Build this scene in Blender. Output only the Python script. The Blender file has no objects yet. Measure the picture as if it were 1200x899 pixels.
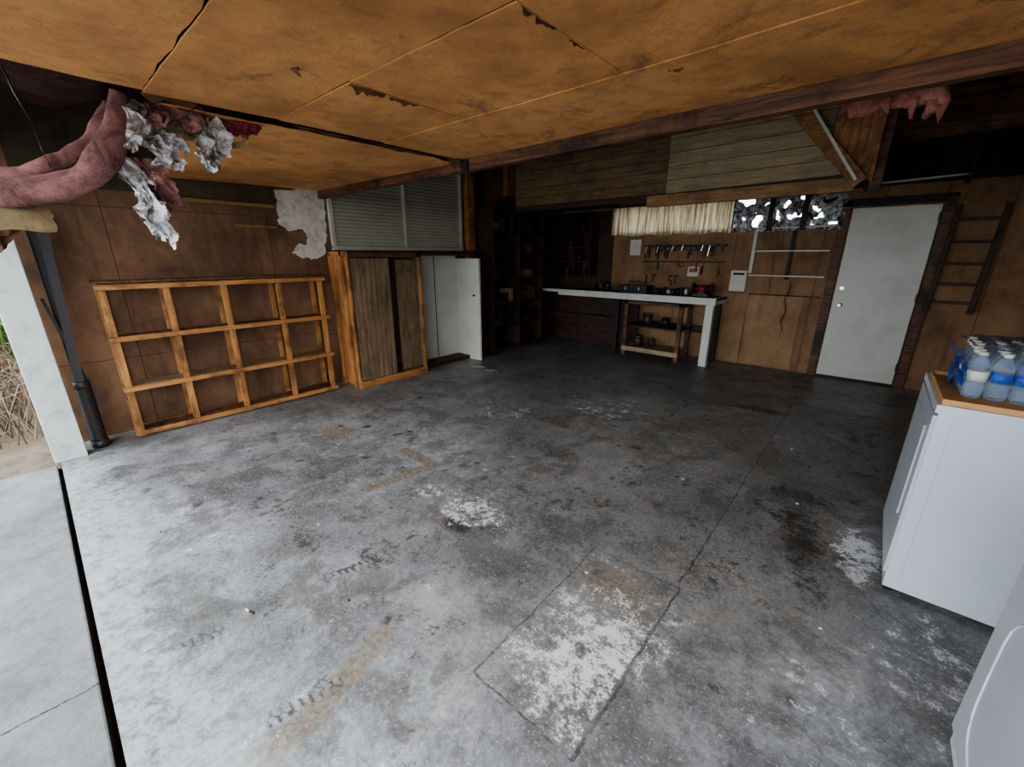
import bpy, bmesh, math, random
import numpy as np
from mathutils import Vector, Matrix, noise
random.seed(7)
SC = bpy.context.scene.collection
try:
    bpy.context.scene.view_settings.look = 'AgX - Medium High Contrast'
except Exception as e: print("look", e)

# ---------------------------------------------------------------- materials
class NT:
    def __init__(s, name):
        s.m = bpy.data.materials.new(name); s.m.use_nodes = True
        s.nt = s.m.node_tree; s.b = s.nt.nodes["Principled BSDF"]
        s.tc = s.nt.nodes.new("ShaderNodeTexCoord")
    def n(s, t, **k):
        x = s.nt.nodes.new(t)
        for a, v in k.items(): setattr(x, a, v)
        return x
    def l(s, a, b): s.nt.links.new(a, b)
    def mapping(s, scale=(1, 1, 1), loc=(0, 0, 0), rot=(0, 0, 0)):
        m = s.n("ShaderNodeMapping"); m.inputs["Scale"].default_value = scale
        m.inputs["Location"].default_value = loc; m.inputs["Rotation"].default_value = rot
        s.l(s.tc.outputs["Object"], m.inputs["Vector"]); return m.outputs[0]
    def noise(s, vec, scale=5, detail=6, rough=0.6, dist=0):
        x = s.n("ShaderNodeTexNoise"); s.l(vec, x.inputs["Vector"])
        x.inputs["Scale"].default_value = scale; x.inputs["Detail"].default_value = detail
        x.inputs["Roughness"].default_value = rough; x.inputs["Distortion"].default_value = dist
        return x.outputs["Fac"]
    def ramp(s, fac, stops):
        r = s.n("ShaderNodeValToRGB"); e = r.color_ramp.elements
        while len(e) < len(stops): e.new(0.5)
        for i, (p, c) in enumerate(stops):
            e[i].position = p; e[i].color = (*c, 1) if len(c) == 3 else c
        s.l(fac, r.inputs[0]); return r.outputs[0]
    def step(s, fac, a, b):
        m = s.n("ShaderNodeMapRange"); m.interpolation_type = 'SMOOTHSTEP'
        m.inputs["From Min"].default_value = a; m.inputs["From Max"].default_value = b
        s.l(fac, m.inputs["Value"]); return m.outputs[0]
    def math(s, op, a, b=None, c=None):
        m = s.n("ShaderNodeMath", operation=op)
        for i, v in enumerate((a, b, c)):
            if v is None: continue
            if isinstance(v, (int, float)): m.inputs[i].default_value = v
            else: s.l(v, m.inputs[i])
        return m.outputs[0]
    def gain(s, x, g): return s.math('MULTIPLY_ADD', s.math('SUBTRACT', x, .5), g, .5)
    def mix(s, fac, a, b, mode='MIX'):
        m = s.n("ShaderNodeMix", data_type='RGBA', blend_type=mode)
        for i, v in ((0, fac), (6, a), (7, b)):
            if isinstance(v, (int, float)): m.inputs[i].default_value = v
            elif isinstance(v, tuple): m.inputs[i].default_value = (*v, 1) if len(v) == 3 else v
            else: s.l(v, m.inputs[i])
        return m.outputs[2]
    def bump(s, h, strength=0.3, dist=0.01):
        x = s.n("ShaderNodeBump"); x.inputs["Strength"].default_value = strength
        x.inputs["Distance"].default_value = dist; s.l(h, x.inputs["Height"])
        s.l(x.outputs[0], s.b.inputs["Normal"])
    def out(s, col=None, rough=0.6, metal=0.0):
        if col is not None:
            if isinstance(col, tuple): s.b.inputs["Base Color"].default_value = (*col, 1)
            else: s.l(col, s.b.inputs["Base Color"])
        if isinstance(rough, (int, float)): s.b.inputs["Roughness"].default_value = rough
        else: s.l(rough, s.b.inputs["Roughness"])
        s.b.inputs["Metallic"].default_value = metal
        return s.m

def wood(name, dark, light, axis='Z', rough=0.6, grime=0.5, fine=1.0):
    t = NT(name); sc = {'X': (1.5, 22, 22), 'Y': (22, 1.5, 22), 'Z': (22, 22, 1.5)}[axis]
    v = t.mapping(tuple(k * fine for k in sc))
    g = t.noise(v, 1.6, 8, 0.65, 1.2)
    c = t.ramp(g, [(0.33, dark), (0.66, light)])
    big = t.noise(t.mapping(), 3.2, 7, 0.7)
    c = t.mix(t.math('MULTIPLY', t.step(big, 0.46, 0.66), grime), c, tuple(k * 0.3 for k in dark))
    t.bump(g, 0.35, 0.004)
    return t.out(c, rough)

def paint(name, col, dirt, amount=0.5, rough=0.5, scale=4.0, bump=0.1, metal=0.0):
    t = NT(name); n1 = t.noise(t.mapping(), scale, 8, 0.65)
    n2 = t.noise(t.mapping(), scale * 8, 4, 0.6)
    f = t.math('MULTIPLY', t.step(n1, 0.42, 0.72), amount)
    c = t.mix(f, col, dirt)
    t.bump(n2, bump, 0.003)
    return t.out(c, rough, metal)

def board(name, dark, light, rough=0.8, seams=()):
    """brown fibreboard with blotches; seams = (axis, spacing, offset, width)"""
    t = NT(name); n1 = t.noise(t.mapping(), 1.6, 9, 0.68, .4); n2 = t.noise(t.mapping((1, 1, 0.4)), 14, 6, 0.75)
    c = t.ramp(t.math('ADD', t.math('MULTIPLY', n1, 0.75), t.math('MULTIPLY', n2, 0.25)), [(0.38, dark), (0.62, light)])
    st = t.noise(t.mapping((3, 3, .5), loc=(3, 1, 2)), 1.5, 7, .7, .4)
    c = t.mix(t.math('MULTIPLY', t.step(st, .52, .7), .5), c, tuple(k * .45 for k in dark))
    if seams:
        s = t.n("ShaderNodeSeparateXYZ"); t.l(t.tc.outputs["Object"], s.inputs[0])
        for ax, sp, off, w in seams:
            q = t.math('FRACT', t.math('DIVIDE', t.math('ADD', s.outputs[ax], off), sp))
            q = t.math('LESS_THAN', q, w / sp)
            c = t.mix(t.math('MULTIPLY', q, .8), c, tuple(k * 0.15 for k in dark))
    t.bump(n2, 0.25, 0.004)
    return t.out(c, rough)

PINE_X = wood("pine_x", (.25, .10, .032), (.62, .30, .105), 'X', grime=.7)
PINE_Y = wood("pine_y", (.25, .10, .032), (.62, .30, .105), 'Y', grime=.7)
PINE_Z = wood("pine_z", (.25, .10, .032), (.62, .30, .105), 'Z', grime=.7)
OAK_Z = wood("panel_wood_z", (.12, .075, .042), (.34, .23, .14), 'Z', grime=.4)
BEAM = wood("beam_wood", (.03, .013, .009), (.24, .105, .05), 'X', grime=.85)
DARKW = wood("dark_stained_wood", (.008, .006, .005), (.035, .022, .016), 'Z', grime=.5)
DARKX = wood("dark_joist_wood", (.016, .008, .006), (.09, .04, .024), 'X', grime=.6)
PLY_A = wood("loft_plank_brown", (.12, .07, .033), (.28, .175, .09), 'X', grime=.5)
PLY_B = wood("loft_plank_grey", (.28, .205, .12), (.50, .385, .235), 'X', grime=.3)
HONEY = wood("header_wood", (.23, .12, .045), (.46, .26, .11), 'X', grime=.5)
WHITEP = paint("aged_white_paint", (.70, .69, .62), (.42, .40, .34), .5, .55, 2)
POSTP = paint("weathered_white_post", (.60, .60, .58), (.30, .28, .26), .5, .7, 9, .5)
DOORP = paint("door_paint", (.66, .65, .58), (.46, .44, .38), .5, .45, 2)
ENAMEL = paint("white_enamel", (.62, .67, .73), (.52, .56, .61), .25, .25, 3, .0)
ENAMEL2 = paint("grey_enamel", (.52, .55, .59), (.42, .44, .47), .3, .3, 3, .0)
BLACKP = paint("black_plastic", (.015, .015, .017), (.03, .03, .03), .5, .4, 8)
STEEL = paint("old_steel", (.07, .07, .075), (.13, .07, .04), .6, .5, 9, .3, .6)
CHROME = paint("brushed_metal", (.6, .6, .6), (.4, .4, .4), .4, .3, 9, .0, 1)
RED = paint("red_plastic", (.32, .03, .025), (.14, .02, .02), .4, .4, 9)
BLUE = paint("blue_label", (.01, .06, .38), (.03, .2, .6), .6, .35, 20)
PAPER = paint("paper", (.72, .69, .6), (.5, .45, .35), .4, .8, 9)
YELLOW = paint("yellow_strip", (.24, .16, .05), (.12, .07, .03), .6, .6, 9)
CARD = board("tray_cardboard", (.42, .22, .09), (.66, .38, .17))
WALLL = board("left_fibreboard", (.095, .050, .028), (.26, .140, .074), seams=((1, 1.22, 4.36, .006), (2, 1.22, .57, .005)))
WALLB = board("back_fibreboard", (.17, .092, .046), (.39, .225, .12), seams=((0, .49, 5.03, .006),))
PANELB = board("brown_fibreboard", (.17, .092, .046), (.39, .225, .12))
PANELC = board("tan_fibreboard", (.26, .145, .075), (.46, .28, .15))
ROOF = board("roof_deck", (.016, .008, .005), (.06, .027, .018))
OLIVE = board("upper_board_olive", (.03, .024, .012), (.085, .062, .03))
PLASTER = paint("peeling_plaster", (.70, .66, .58), (.36, .28, .21), .7, .8, 12, .6)
BLIND = paint("blind_slats", (.62, .60, .48), (.43, .41, .31), .5, .5, 5)

def m_ceiling():
    t = NT("ceiling_fibreboard")
    n1 = t.noise(t.mapping(), 1.1, 9, 0.62, .3); n2 = t.noise(t.mapping(), 7, 8, 0.75, .3); n3 = t.noise(t.mapping(loc=(7, 3, 1)), 3.0, 10, 0.75, .6)
    n4 = t.noise(t.mapping(), 60, 6, .8)
    c = t.ramp(n1, [(0.34, (.40, .185, .065)), (0.52, (.69, .34, .125)), (0.68, (.80, .42, .17))])
    c = t.mix(t.math('MULTIPLY', t.step(n2, .46, .66), .5), c, (.34, .16, .065))
    c = t.mix(t.math('MULTIPLY', t.step(n3, .55, .68), .7), c, (.14, .062, .028))
    c = t.mix(t.math('MULTIPLY', t.step(n4, .52, .66), .45), c, (.25, .12, .05))
    t.bump(t.math('ADD', n2, n4), .35, .006)
    return t.out(c, .9)
CEIL = m_ceiling()
TORN = board("torn_board_edge", (.05, .022, .010), (.18, .08, .035))

def m_insul(name, a, b):
    t = NT(name); n = t.noise(t.mapping(), 7, 12, .8, .8); n2 = t.noise(t.mapping(), 60, 8, .85, 1)
    c = t.ramp(n, [(.36, a), (.6, b)]); t.bump(n2, .9, .012)
    return t.out(c, .95)
PINK = m_insul("fibreglass_mauve", (.09, .032, .032), (.46, .22, .20))
PINK2 = m_insul("fibreglass_pink", (.26, .07, .055), (.62, .26, .21))
CREAM = m_insul("kraft_paper_yellow", (.30, .20, .09), (.58, .46, .26))
RAG = m_insul("red_rag", (.10, .02, .025), (.36, .06, .08))
def m_foil(name, metal, lo):
    t = NT(name); n = t.noise(t.mapping(), 12, 8, .75, .8)
    c = t.ramp(n, [(.40, lo), (.57, (.88, .88, .90))]); t.bump(n, .8, .02)
    return t.out(c, .28, metal)
FOIL = m_foil("foil", .9, (.24, .21, .19))
FOILD = m_foil("window_foil_sheet", .5, (.03, .03, .035))

def m_curtain():
    t = NT("pleated_curtain")
    n = t.noise(t.mapping((14, 1, .6)), 3, 4, .6)
    c = t.ramp(n, [(.4, (.34, .25, .13)), (.58, (.74, .68, .52))])
    t.l(c, t.b.inputs["Base Color"]); t.b.inputs["Roughness"].default_value = .9
    tr = t.n("ShaderNodeBsdfTranslucent"); t.l(c, tr.inputs[0])
    mx = t.n("ShaderNodeMixShader"); mx.inputs[0].default_value = .26
    t.l(t.b.outputs[0], mx.inputs[1]); t.l(tr.outputs[0], mx.inputs[2])
    t.l(mx.outputs[0], t.nt.nodes["Material Output"].inputs[0]); return t.m
CURT = m_curtain()
def m_plastic(name, rough, tr=.8):
    t = NT(name); t.b.inputs["Base Color"].default_value = (.85, .92, 1, 1)
    t.b.inputs["Roughness"].default_value = rough; t.b.inputs["Transmission Weight"].default_value = tr
    t.b.inputs["IOR"].default_value = 1.15; return t.m
CLEAR = m_plastic("clear_plastic", .06, .9)
FILM = m_plastic("clear_film", .1, .97)

# ---------------------------------------------------------------- builder
class B:
    def __init__(s, name): s.name = name; s.bm = bmesh.new(); s.mats = []
    def mi(s, m):
        if m not in s.mats: s.mats.append(m)
        return s.mats.index(m)
    def face(s, pts, m):
        f = s.bm.faces.new([s.bm.verts.new(p) for p in pts]); f.material_index = s.mi(m); return f
    def hexa(s, c, m):
        v = [s.bm.verts.new(p) for p in c]; i = s.mi(m)
        for q in ((3, 2, 1, 0), (4, 5, 6, 7), (0, 1, 5, 4), (1, 2, 6, 5), (2, 3, 7, 6), (3, 0, 4, 7)):
            f = s.bm.faces.new([v[k] for k in q]); f.material_index = i
    def box(s, x0, x1, y0, y1, z0, z1, m):
        s.hexa([(x0, y0, z0), (x1, y0, z0), (x1, y1, z0), (x0, y1, z0), (x0, y0, z1), (x1, y0, z1), (x1, y1, z1), (x0, y1, z1)], m)
    def bar(s, p, q, w, h, m, up=(0, 0, 1)):
        p = Vector(p); q = Vector(q); d = (q - p).normalized(); u = Vector(up); sd = d.cross(u).normalized(); u = sd.cross(d).normalized()
        c = []
        for e in (p, q):
            for a, b in ((-1, -1), (1, -1), (1, 1), (-1, 1)): c.append(e + sd * a * w / 2 + u * b * h / 2)
        s.hexa([tuple(k) for k in c], m)
    def tube(s, path, rad, m, seg=10, flat=1.0, nz=0.0, nf=6.0, cap=True):
        path = [Vector(p) for p in path]; rings = []; i = s.mi(m)
        if isinstance(rad, (int, float)): rad = [rad] * len(path)
        ref = Vector((0, 0, 1))
        for k, p in enumerate(path):
            d = (path[min(k + 1, len(path) - 1)] - path[max(k - 1, 0)]).normalized()
            r = ref if abs(d.dot(ref)) < .95 else Vector((1, 0, 0))
            a = d.cross(r).normalized(); b = a.cross(d).normalized(); ring = []
            for j in range(seg):
                an = 2 * math.pi * j / seg; o = a * math.cos(an) * rad[k] * flat + b * math.sin(an) * rad[k]
                w = p + o
                if nz: w = w + o.normalized() * nz * noise.noise(w * nf) + noise.noise_vector(w * nf * 2.5) * nz * .3
                ring.append(s.bm.verts.new(w))
            rings.append(ring)
        for k in range(len(rings) - 1):
            for j in range(seg):
                f = s.bm.faces.new((rings[k][j], rings[k][(j + 1) % seg], rings[k + 1][(j + 1) % seg], rings[k + 1][j])); f.material_index = i; f.smooth = True
        if cap:
            for r in (list(reversed(rings[0])), rings[-1]):
                f = s.bm.faces.new(r); f.material_index = i
    def cyl(s, p, q, r, m, seg=16, r2=None): s.tube([p, q], [r, r if r2 is None else r2], m, seg)
    def grid(s, fn, nu, nv, m, smooth=False, keep=None):
        i = s.mi(m); v = [[s.bm.verts.new(fn(a / nu, b / nv)) for b in range(nv + 1)] for a in range(nu + 1)]
        for a in range(nu):
            for b in range(nv):
                if keep and not keep((a + .5) / nu, (b + .5) / nv): continue
                f = s.bm.faces.new((v[a][b], v[a + 1][b], v[a + 1][b + 1], v[a][b + 1])); f.material_index = i; f.smooth = smooth
    def done(s, bevel=0, solid=0, segs=2, normals=True):
        loose = [v for v in s.bm.verts if not v.link_faces]
        if loose: bmesh.ops.delete(s.bm, geom=loose, context='VERTS')
        if normals: bmesh.ops.recalc_face_normals(s.bm, faces=s.bm.faces)
        me = bpy.data.meshes.new(s.name); s.bm.to_mesh(me); s.bm.free()
        for m in s.mats: me.materials.append(m)
        o = bpy.data.objects.new(s.name, me); SC.objects.link(o)
        if solid: k = o.modifiers.new("solid", 'SOLIDIFY'); k.thickness = solid; k.offset = 0
        if bevel: k = o.modifiers.new("bevel", 'BEVEL'); k.width = bevel; k.segments = segs; k.limit_method = 'ANGLE'
        return o

# ---------------------------------------------------------------- floor
XL, XR, YF, YB, ZT = -4.8, 1.6, -.13, 6.54, 3.0
def m_concrete(name, inside=True):
    t = NT(name); O = t.mapping()
    n1 = t.noise(O, .9, 12, .62); n2 = t.noise(O, 5, 12, .72, .15); n3 = t.noise(O, 45, 9, .85); n4 = t.noise(t.mapping(loc=(3, 8, 0)), 2.4, 14, .74, .25)
    spots = t.noise(t.mapping(loc=(1, 2, 0)), 17, 12, .8, .2); fine = t.noise(O, 90, 8, .8)
    base = t.math('ADD', t.math('MULTIPLY', n1, .30), t.math('ADD', t.math('MULTIPLY', n2, .26), t.math('ADD', t.math('MULTIPLY', spots, .22), t.math('MULTIPLY', n3, .22))))
    s = t.n("ShaderNodeSeparateXYZ"); t.l(O, s.inputs[0]); X, Y = s.outputs[0], s.outputs[1]
    wob = t.math('MULTIPLY', t.math('SUBTRACT', n2, .5), .06)
    def seg(P, lo, hi, Q, at_, w=.006):
        d = t.math('LESS_THAN', t.math('ABSOLUTE', t.math('ADD', t.math('SUBTRACT', P, at_), wob)), w)
        return t.math('MULTIPLY', d, t.math('MULTIPLY', t.math('GREATER_THAN', Q, lo), t.math('LESS_THAN', Q, hi)))
    if not inside:
        c = t.ramp(base, [(.40, (.15, .152, .152)), (.5, (.265, .27, .27)), (.60, (.38, .385, .385))])
        c = t.mix(t.math('MULTIPLY', t.step(n4, .50, .62), .5), c, (.13, .13, .13))
        c = t.mix(t.math('MULTIPLY', t.step(fine, .54, .64), .55), c, (.09, .09, .09))
        c = t.mix(t.math('MULTIPLY', t.step(spots, .55, .68), .5), c, (.10, .10, .10))
        c = t.mix(t.math('MAXIMUM', seg(X, -1.2, -.13, Y, -1.88, .003), seg(Y, -4.3, -1.9, X, -.46, .0025)), c, (.03, .03, .03))
        t.bump(t.math('ADD', n3, spots), .5, .006)
        return t.out(c, .85)
    c = t.ramp(base, [(.40, (.060, .060, .060)), (.46, (.17, .17, .17)), (.52, (.30, .302, .303)), (.595, (.53, .54, .545))])
    at = t.n("ShaderNodeAttribute", attribute_name="stain_tone"); sp = t.n("ShaderNodeSeparateColor"); t.l(at.outputs["Color"], sp.inputs[0])
    W, D, Br = sp.outputs[0], sp.outputs[1], sp.outputs[2]
    c = t.mix(t.math('MULTIPLY', t.step(n4, .50, .58), .55), c, (.095, .09, .082))
    c = t.mix(t.math('MULTIPLY', t.step(fine, .525, .62), .6), c, (.055, .053, .05))
    c = t.mix(t.math('MULTIPLY', t.step(t.noise(t.mapping(loc=(5, 5, 5)), 80, 6, .8), .54, .64), .55), c, (.66, .67, .68))
    # small scattered grime flecks and ring-like tide marks
    fl = t.noise(t.mapping(loc=(9, 1, 0)), 28, 9, .7, .3)
    c = t.mix(t.math('MULTIPLY', t.step(fl, .60, .68), .6), c, (.05, .047, .043))
    tide = t.math('ABSOLUTE', t.math('SUBTRACT', t.noise(t.mapping(loc=(2, 6, 0)), 1.8, 8, .6, .3), .52))
    c = t.mix(t.math('MULTIPLY', t.step(tide, .012, .002), t.math('MULTIPLY', t.step(spots, .42, .58), .45)), c, (.08, .072, .06))
    mixn = t.gain(t.math('ADD', t.math('MULTIPLY', n2, .30), t.math('ADD', t.math('MULTIPLY', spots, .42), t.math('MULTIPLY', fine, .28))), 4.8)
    brf = t.step(t.math('ADD', mixn, t.math('MULTIPLY', Br, .9)), .8, 1.35)
    c = t.mix(t.math('MULTIPLY', brf, .75), c, t.mix(t.step(n3, .4, .6), (.13, .095, .065), (.36, .28, .20)))
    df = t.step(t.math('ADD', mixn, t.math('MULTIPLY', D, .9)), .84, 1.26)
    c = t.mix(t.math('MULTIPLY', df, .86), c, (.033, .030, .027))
    wf = t.step(t.math('ADD', mixn, t.math('MULTIPLY', W, .9)), 1.0, 1.22)
    c = t.mix(t.math('MULTIPLY', wf, .9), c, (.80, .81, .82))
    L = [seg(X, 1.7, 5.4, Y, -.44, .004), seg(X, .78, 1.7, Y, -.87, .004), seg(X, .78, 1.7, Y, -.43, .006),
         seg(Y, -.87, -.43, X, .78, .004), seg(Y, -.87, -.43, X, 1.69, .003), seg(Y, -.87, -.43, X, 1.22, .002)]
    m = L[0]
    for q in L[1:]: m = t.math('MAXIMUM', m, q)
    c = t.mix(t.math('MULTIPLY', m, t.math('MULTIPLY', t.step(spots, .40, .55), .8)), c, (.05, .045, .04))
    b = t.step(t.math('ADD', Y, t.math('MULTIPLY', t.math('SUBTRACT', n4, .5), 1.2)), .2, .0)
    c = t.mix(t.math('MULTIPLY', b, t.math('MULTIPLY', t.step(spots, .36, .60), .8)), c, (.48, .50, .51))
    t.bump(t.math('ADD', n3, t.math('MULTIPLY', n2, .6)), .4, .005)
    r = t.math('ADD', t.math('MULTIPLY', t.gain(n2, 2), .45), .2)
    return t.out(c, r)

def floor():
    st = .0145; nx = int((XR - XL) / st); ny = int((YB - YF) / st)
    xs = np.linspace(XL, XR, nx + 1); ys = np.linspace(YF, YB, ny + 1); X, Y = np.meshgrid(xs, ys, indexing='ij')
    def ell(cx, cy, rx, ry, rot=0, p=1.0):
        c, s = math.cos(rot), math.sin(rot); u = (X - cx) * c + (Y - cy) * s; v = -(X - cx) * s + (Y - cy) * c
        return np.clip(1.35 - np.sqrt((u / rx) ** 2 + (v / ry) ** 2), 0, 1) * p
    def line(a, b, w, p=1.0):
        a = np.array(a); b = np.array(b); d = b - a; t = np.clip(((X - a[0]) * d[0] + (Y - a[1]) * d[1]) / (d @ d), 0, 1)
        return np.clip(1.4 - np.hypot(X - a[0] - t * d[0], Y - a[1] - t * d[1]) / w, 0, 1) * p
    def shoe(a, b, w, p):
        a_ = np.array(a); b_ = np.array(b); d = (b_ - a_); L = np.hypot(*d); d = d / L; u = (X - a[0]) * d[0] + (Y - a[1]) * d[1]; v = -(X - a[0]) * d[1] + (Y - a[1]) * d[0]
        tread = (np.sin(u * 190) > -.2) | (np.abs(v) > w * .8)
        wd = w * (1 - .3 * np.exp(-((u - L * .42) / (L * .14)) ** 2))
        return (np.clip((wd - np.abs(v)) / .015, 0, 1) * np.clip((u + .01) / .02, 0, 1) * np.clip((L - u) / .02, 0, 1)) * tread * p
    mx = lambda *a: np.maximum.reduce(a)
    slab = ((X > -.86) & (X < -.44) & (Y > .79) & (Y < 1.68)).astype(float)
    W = mx(ell(-1.62, 1.48, .36, .24, 0, .62), ell(-2.0, 1.45, .25, .15, 0, .55), slab * (.38 + .34 * ell(-.55, 1.1, .3, .35)),
           ell(-.40, 1.35, .14, .40, 0, .5), ell(.20, 2.55, .14, .32, 0, .85), ell(.45, 1.95, .4, .4, 0, .5), ell(.25, 1.5, .5, .25, 0, .45),
           ell(-1.9, 3.6, .7, .6, 0, .48), ell(-1.75, 3.95, .3, .15, 0, .55), ell(-1.9, .02, .3, .1, 0, .35), ell(-1.2, .3, .2, .25, 0, .35), ell(-.75, 1.0, .2, .25, 0, .6),
           ell(-3.2, .3, 1.0, .25, 0, .3), ell(-2.3, 1.0, .6, .3, 0, .3), ell(-1.0, 1.0, .5, .5, 0, .28), ell(-2.6, 2.9, .8, .5, 0, .4), ell(-.9, 3.3, .5, .5, 0, .35))
    rng = random.Random(3)
    for _ in range(80): W = np.maximum(W, ell(rng.uniform(-4, 1), rng.uniform(.1, 4.5), .03 + .05 * rng.random(), .03, rng.random() * 3, .5))
    D = mx(ell(-1.58, 1.34, .16, .09, 0, .9), ell(-.06, 2.55, .16, .6, .15, .75), ell(-.12, 3.0, .25, .15, 0, .72), ell(.05, 2.1, .12, .25, 0, .6), ell(-.72, 4.63, .35, .12, 0, .9),
           shoe((-1.78, .60), (-1.66, .88), .045, .75), shoe((-1.86, -.02), (-1.78, .25), .045, .7), shoe((-1.27, .20), (-1.20, .47), .045, .75), shoe((-1.52, .52), (-1.40, .77), .045, .6),
           shoe((-1.17, .72), (-1.04, .97), .045, .6), shoe((-2.5, .5), (-2.3, .7), .045, .5), shoe((-2.9, .95), (-2.7, 1.15), .045, .45), ell(-2.4, .8, .5, .15, .8, .5), ell(.3, 2.0, .1, .12, 0, .5), ell(-1.4, 4.6, 1.2, .6, 0, .45), ell(-2.7, 4.3, 1.3, .9, 0, .40),
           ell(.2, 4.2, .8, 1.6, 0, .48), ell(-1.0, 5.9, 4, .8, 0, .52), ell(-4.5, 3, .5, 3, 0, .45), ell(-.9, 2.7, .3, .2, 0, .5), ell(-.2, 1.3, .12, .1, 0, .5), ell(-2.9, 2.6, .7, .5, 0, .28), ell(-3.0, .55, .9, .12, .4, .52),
           ell(-1.6, 1.0, 1.4, .2, .5, .48), ell(-.75, .9, .25, .2, 0, .42), np.clip((Y - 2.6) / 8, 0, .34), ell(-.3, 2.4, .9, .9, 0, .42), ell(-2.0, .45, .6, .12, -.3, .5), ell(-.6, .5, .5, .15, .6, .45), ell(-3.6, .9, .5, .3, 0, .35), ell(-1.1, 2.0, .5, .3, .3, .4))  # besides stains, D darkens the floor steadily toward the back wall
    for _ in range(190): D = np.maximum(D, ell(rng.uniform(-4, 1), rng.uniform(.15, 5), .02 + .09 * rng.random() ** 2, .02 + .05 * rng.random(), rng.random() * 3, .62))
    Br = mx(ell(-3.38, 1.52, .26, .17, 0, .95), line((-2.33, 1.2), (-2.26, 1.68), .045, 1.6), line((-2.27, 1.70), (-2.62, 1.70), .045, 1.6), slab * .45, ell(-.65, 1.5, .3, .22, 0, .85),
            line((-1.12, .08), (-1.26, .64), .07, .85), ell(-.02, 2.6, .3, .6, 0, .65), ell(-.4, 3.5, .4, 1.2, 0, .5), ell(-1.7, 1.35, .4, .2, 0, .5), ell(-1.4, 3.4, 2.4, 1.7, 0, .5), ell(-1.0, .9, .6, .4, 0, .38), ell(-.3, 1.9, .8, .9, 0, .5), ell(-1.3, 2.3, 1.3, .6, 0, .46), np.full_like(X, .2))
    n = (nx + 1) * (ny + 1); co = np.stack([X, Y, np.zeros_like(X)], -1).reshape(-1, 3)
    idx = np.arange(n).reshape(nx + 1, ny + 1); q = np.stack([idx[:-1, :-1], idx[1:, :-1], idx[1:, 1:], idx[:-1, 1:]], -1).reshape(-1, 4)
    me = bpy.data.meshes.new("floor"); me.vertices.add(n); me.vertices.foreach_set("co", co.ravel())
    me.loops.add(q.size); me.loops.foreach_set("vertex_index", q.ravel().astype(np.int32))
    me.polygons.add(len(q)); me.polygons.foreach_set("loop_start", np.arange(0, q.size, 4, dtype=np.int32))
    me.update(calc_edges=True); me.validate()
    at = me.color_attributes.new("stain_tone", 'FLOAT_COLOR', 'POINT')
    at.data.foreach_set("color", np.stack([W, D, Br, np.ones_like(W)], -1).ravel().astype(np.float32))
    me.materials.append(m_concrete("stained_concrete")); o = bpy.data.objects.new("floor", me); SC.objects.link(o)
floor()
b = B("driveway"); b.box(-4.38, 6, -14, YF - .022, -.12, -.004, m_concrete("driveway_concrete", False)); b.done(bevel=.008)
DIRT = paint("dry_dirt", (.20, .16, .11), (.09, .07, .05), .8, .95, 6, .9)
b = B("ground"); b.box(-40, 40, -40, 40, -.3, -.13, DIRT); b.done()
b = B("ground_bank"); b.grid(lambda u, v: Vector((-14 + u * 9.6, -10 + v * 9.9, -.05 + .06 * noise.noise(Vector((u * 30, v * 30, 0))))), 60, 60, DIRT, True); b.done()

# ---------------------------------------------------------------- shell
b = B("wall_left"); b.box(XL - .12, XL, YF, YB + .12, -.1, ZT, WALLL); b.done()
b = B("wall_right"); b.box(XR, XR + .12, YF, YB + .12, -.1, ZT, PANELB); b.done()
wx0, wx1, wz0, wz1 = -3.47, -.47, 1.84, 2.24
b = B("wall_back")
b.box(XL, XR, YB, YB + .12, -.1, wz0, WALLB); b.box(XL, XR, YB, YB + .12, wz1, ZT, ROOF)
b.box(XL, wx0, YB, YB + .12, wz0, wz1, WALLB); b.box(wx1, XR, YB, YB + .12, wz0, wz1, WALLB); b.done()
b = B("wall_front"); b.box(XL - .12, XR + .12, -.42, -.28, 2.3, ZT, ROOF); b.box(1.42, XR + .12, -.28, YF, 0, ZT, PANELB); b.done()
b = B("roof"); b.box(XL - .3, XR + .3, -.6, YB + .4, ZT, ZT + .08, ROOF)
b.done()
b = B("roof_joist")
for y in (.9, 1.6, 3.1, 3.9): b.box(XL, XR, y, y + .05, ZT - .14, ZT, DARKX)
b.box(-.2, XR, 5.45, 5.52, 2.48, 2.86, BEAM); b.done()
b = B("trim_wall_top"); b.box(XL, XL + .02, .1, 1.84, 2.0, 2.95, OLIVE); b.done()
b = B("trim_1"); b.box(XL + .02, XL + .035, .95, 1.82, 1.955, 1.985, YELLOW)
b.box(XL, XL + .015, 1.45, 1.83, 1.765, 1.785, YELLOW); b.done()

b = B("plaster_patch")
pts = [(1.84, 2.13), (2.35, 2.2), (2.36, 1.95), (2.34, 1.72), (2.28, 1.50), (2.15, 1.46), (2.02, 1.48), (1.95, 1.53), (1.99, 1.60), (2.1, 1.63), (2.13, 1.70), (2.08, 1.77), (1.95, 1.755), (1.84, 1.80), (1.86, 1.95)]
pp = []
for i, p in enumerate(pts):
    q = pts[(i + 1) % len(pts)]
    for k in range(6):
        t = k / 6; y = p[0] * (1 - t) + q[0] * t; z = p[1] * (1 - t) + q[1] * t
        w = noise.noise_vector(Vector((y * 30, z * 30, 0))) * .028; pp.append((XL + .006, y + w[0], z + w[1]))
f = b.face(pp, PLASTER); r = bmesh.ops.extrude_face_region(b.bm, geom=[f])
for v in [e for e in r['geom'] if isinstance(e, bmesh.types.BMVert)]: v.co.x = XL
b.done()

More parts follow.
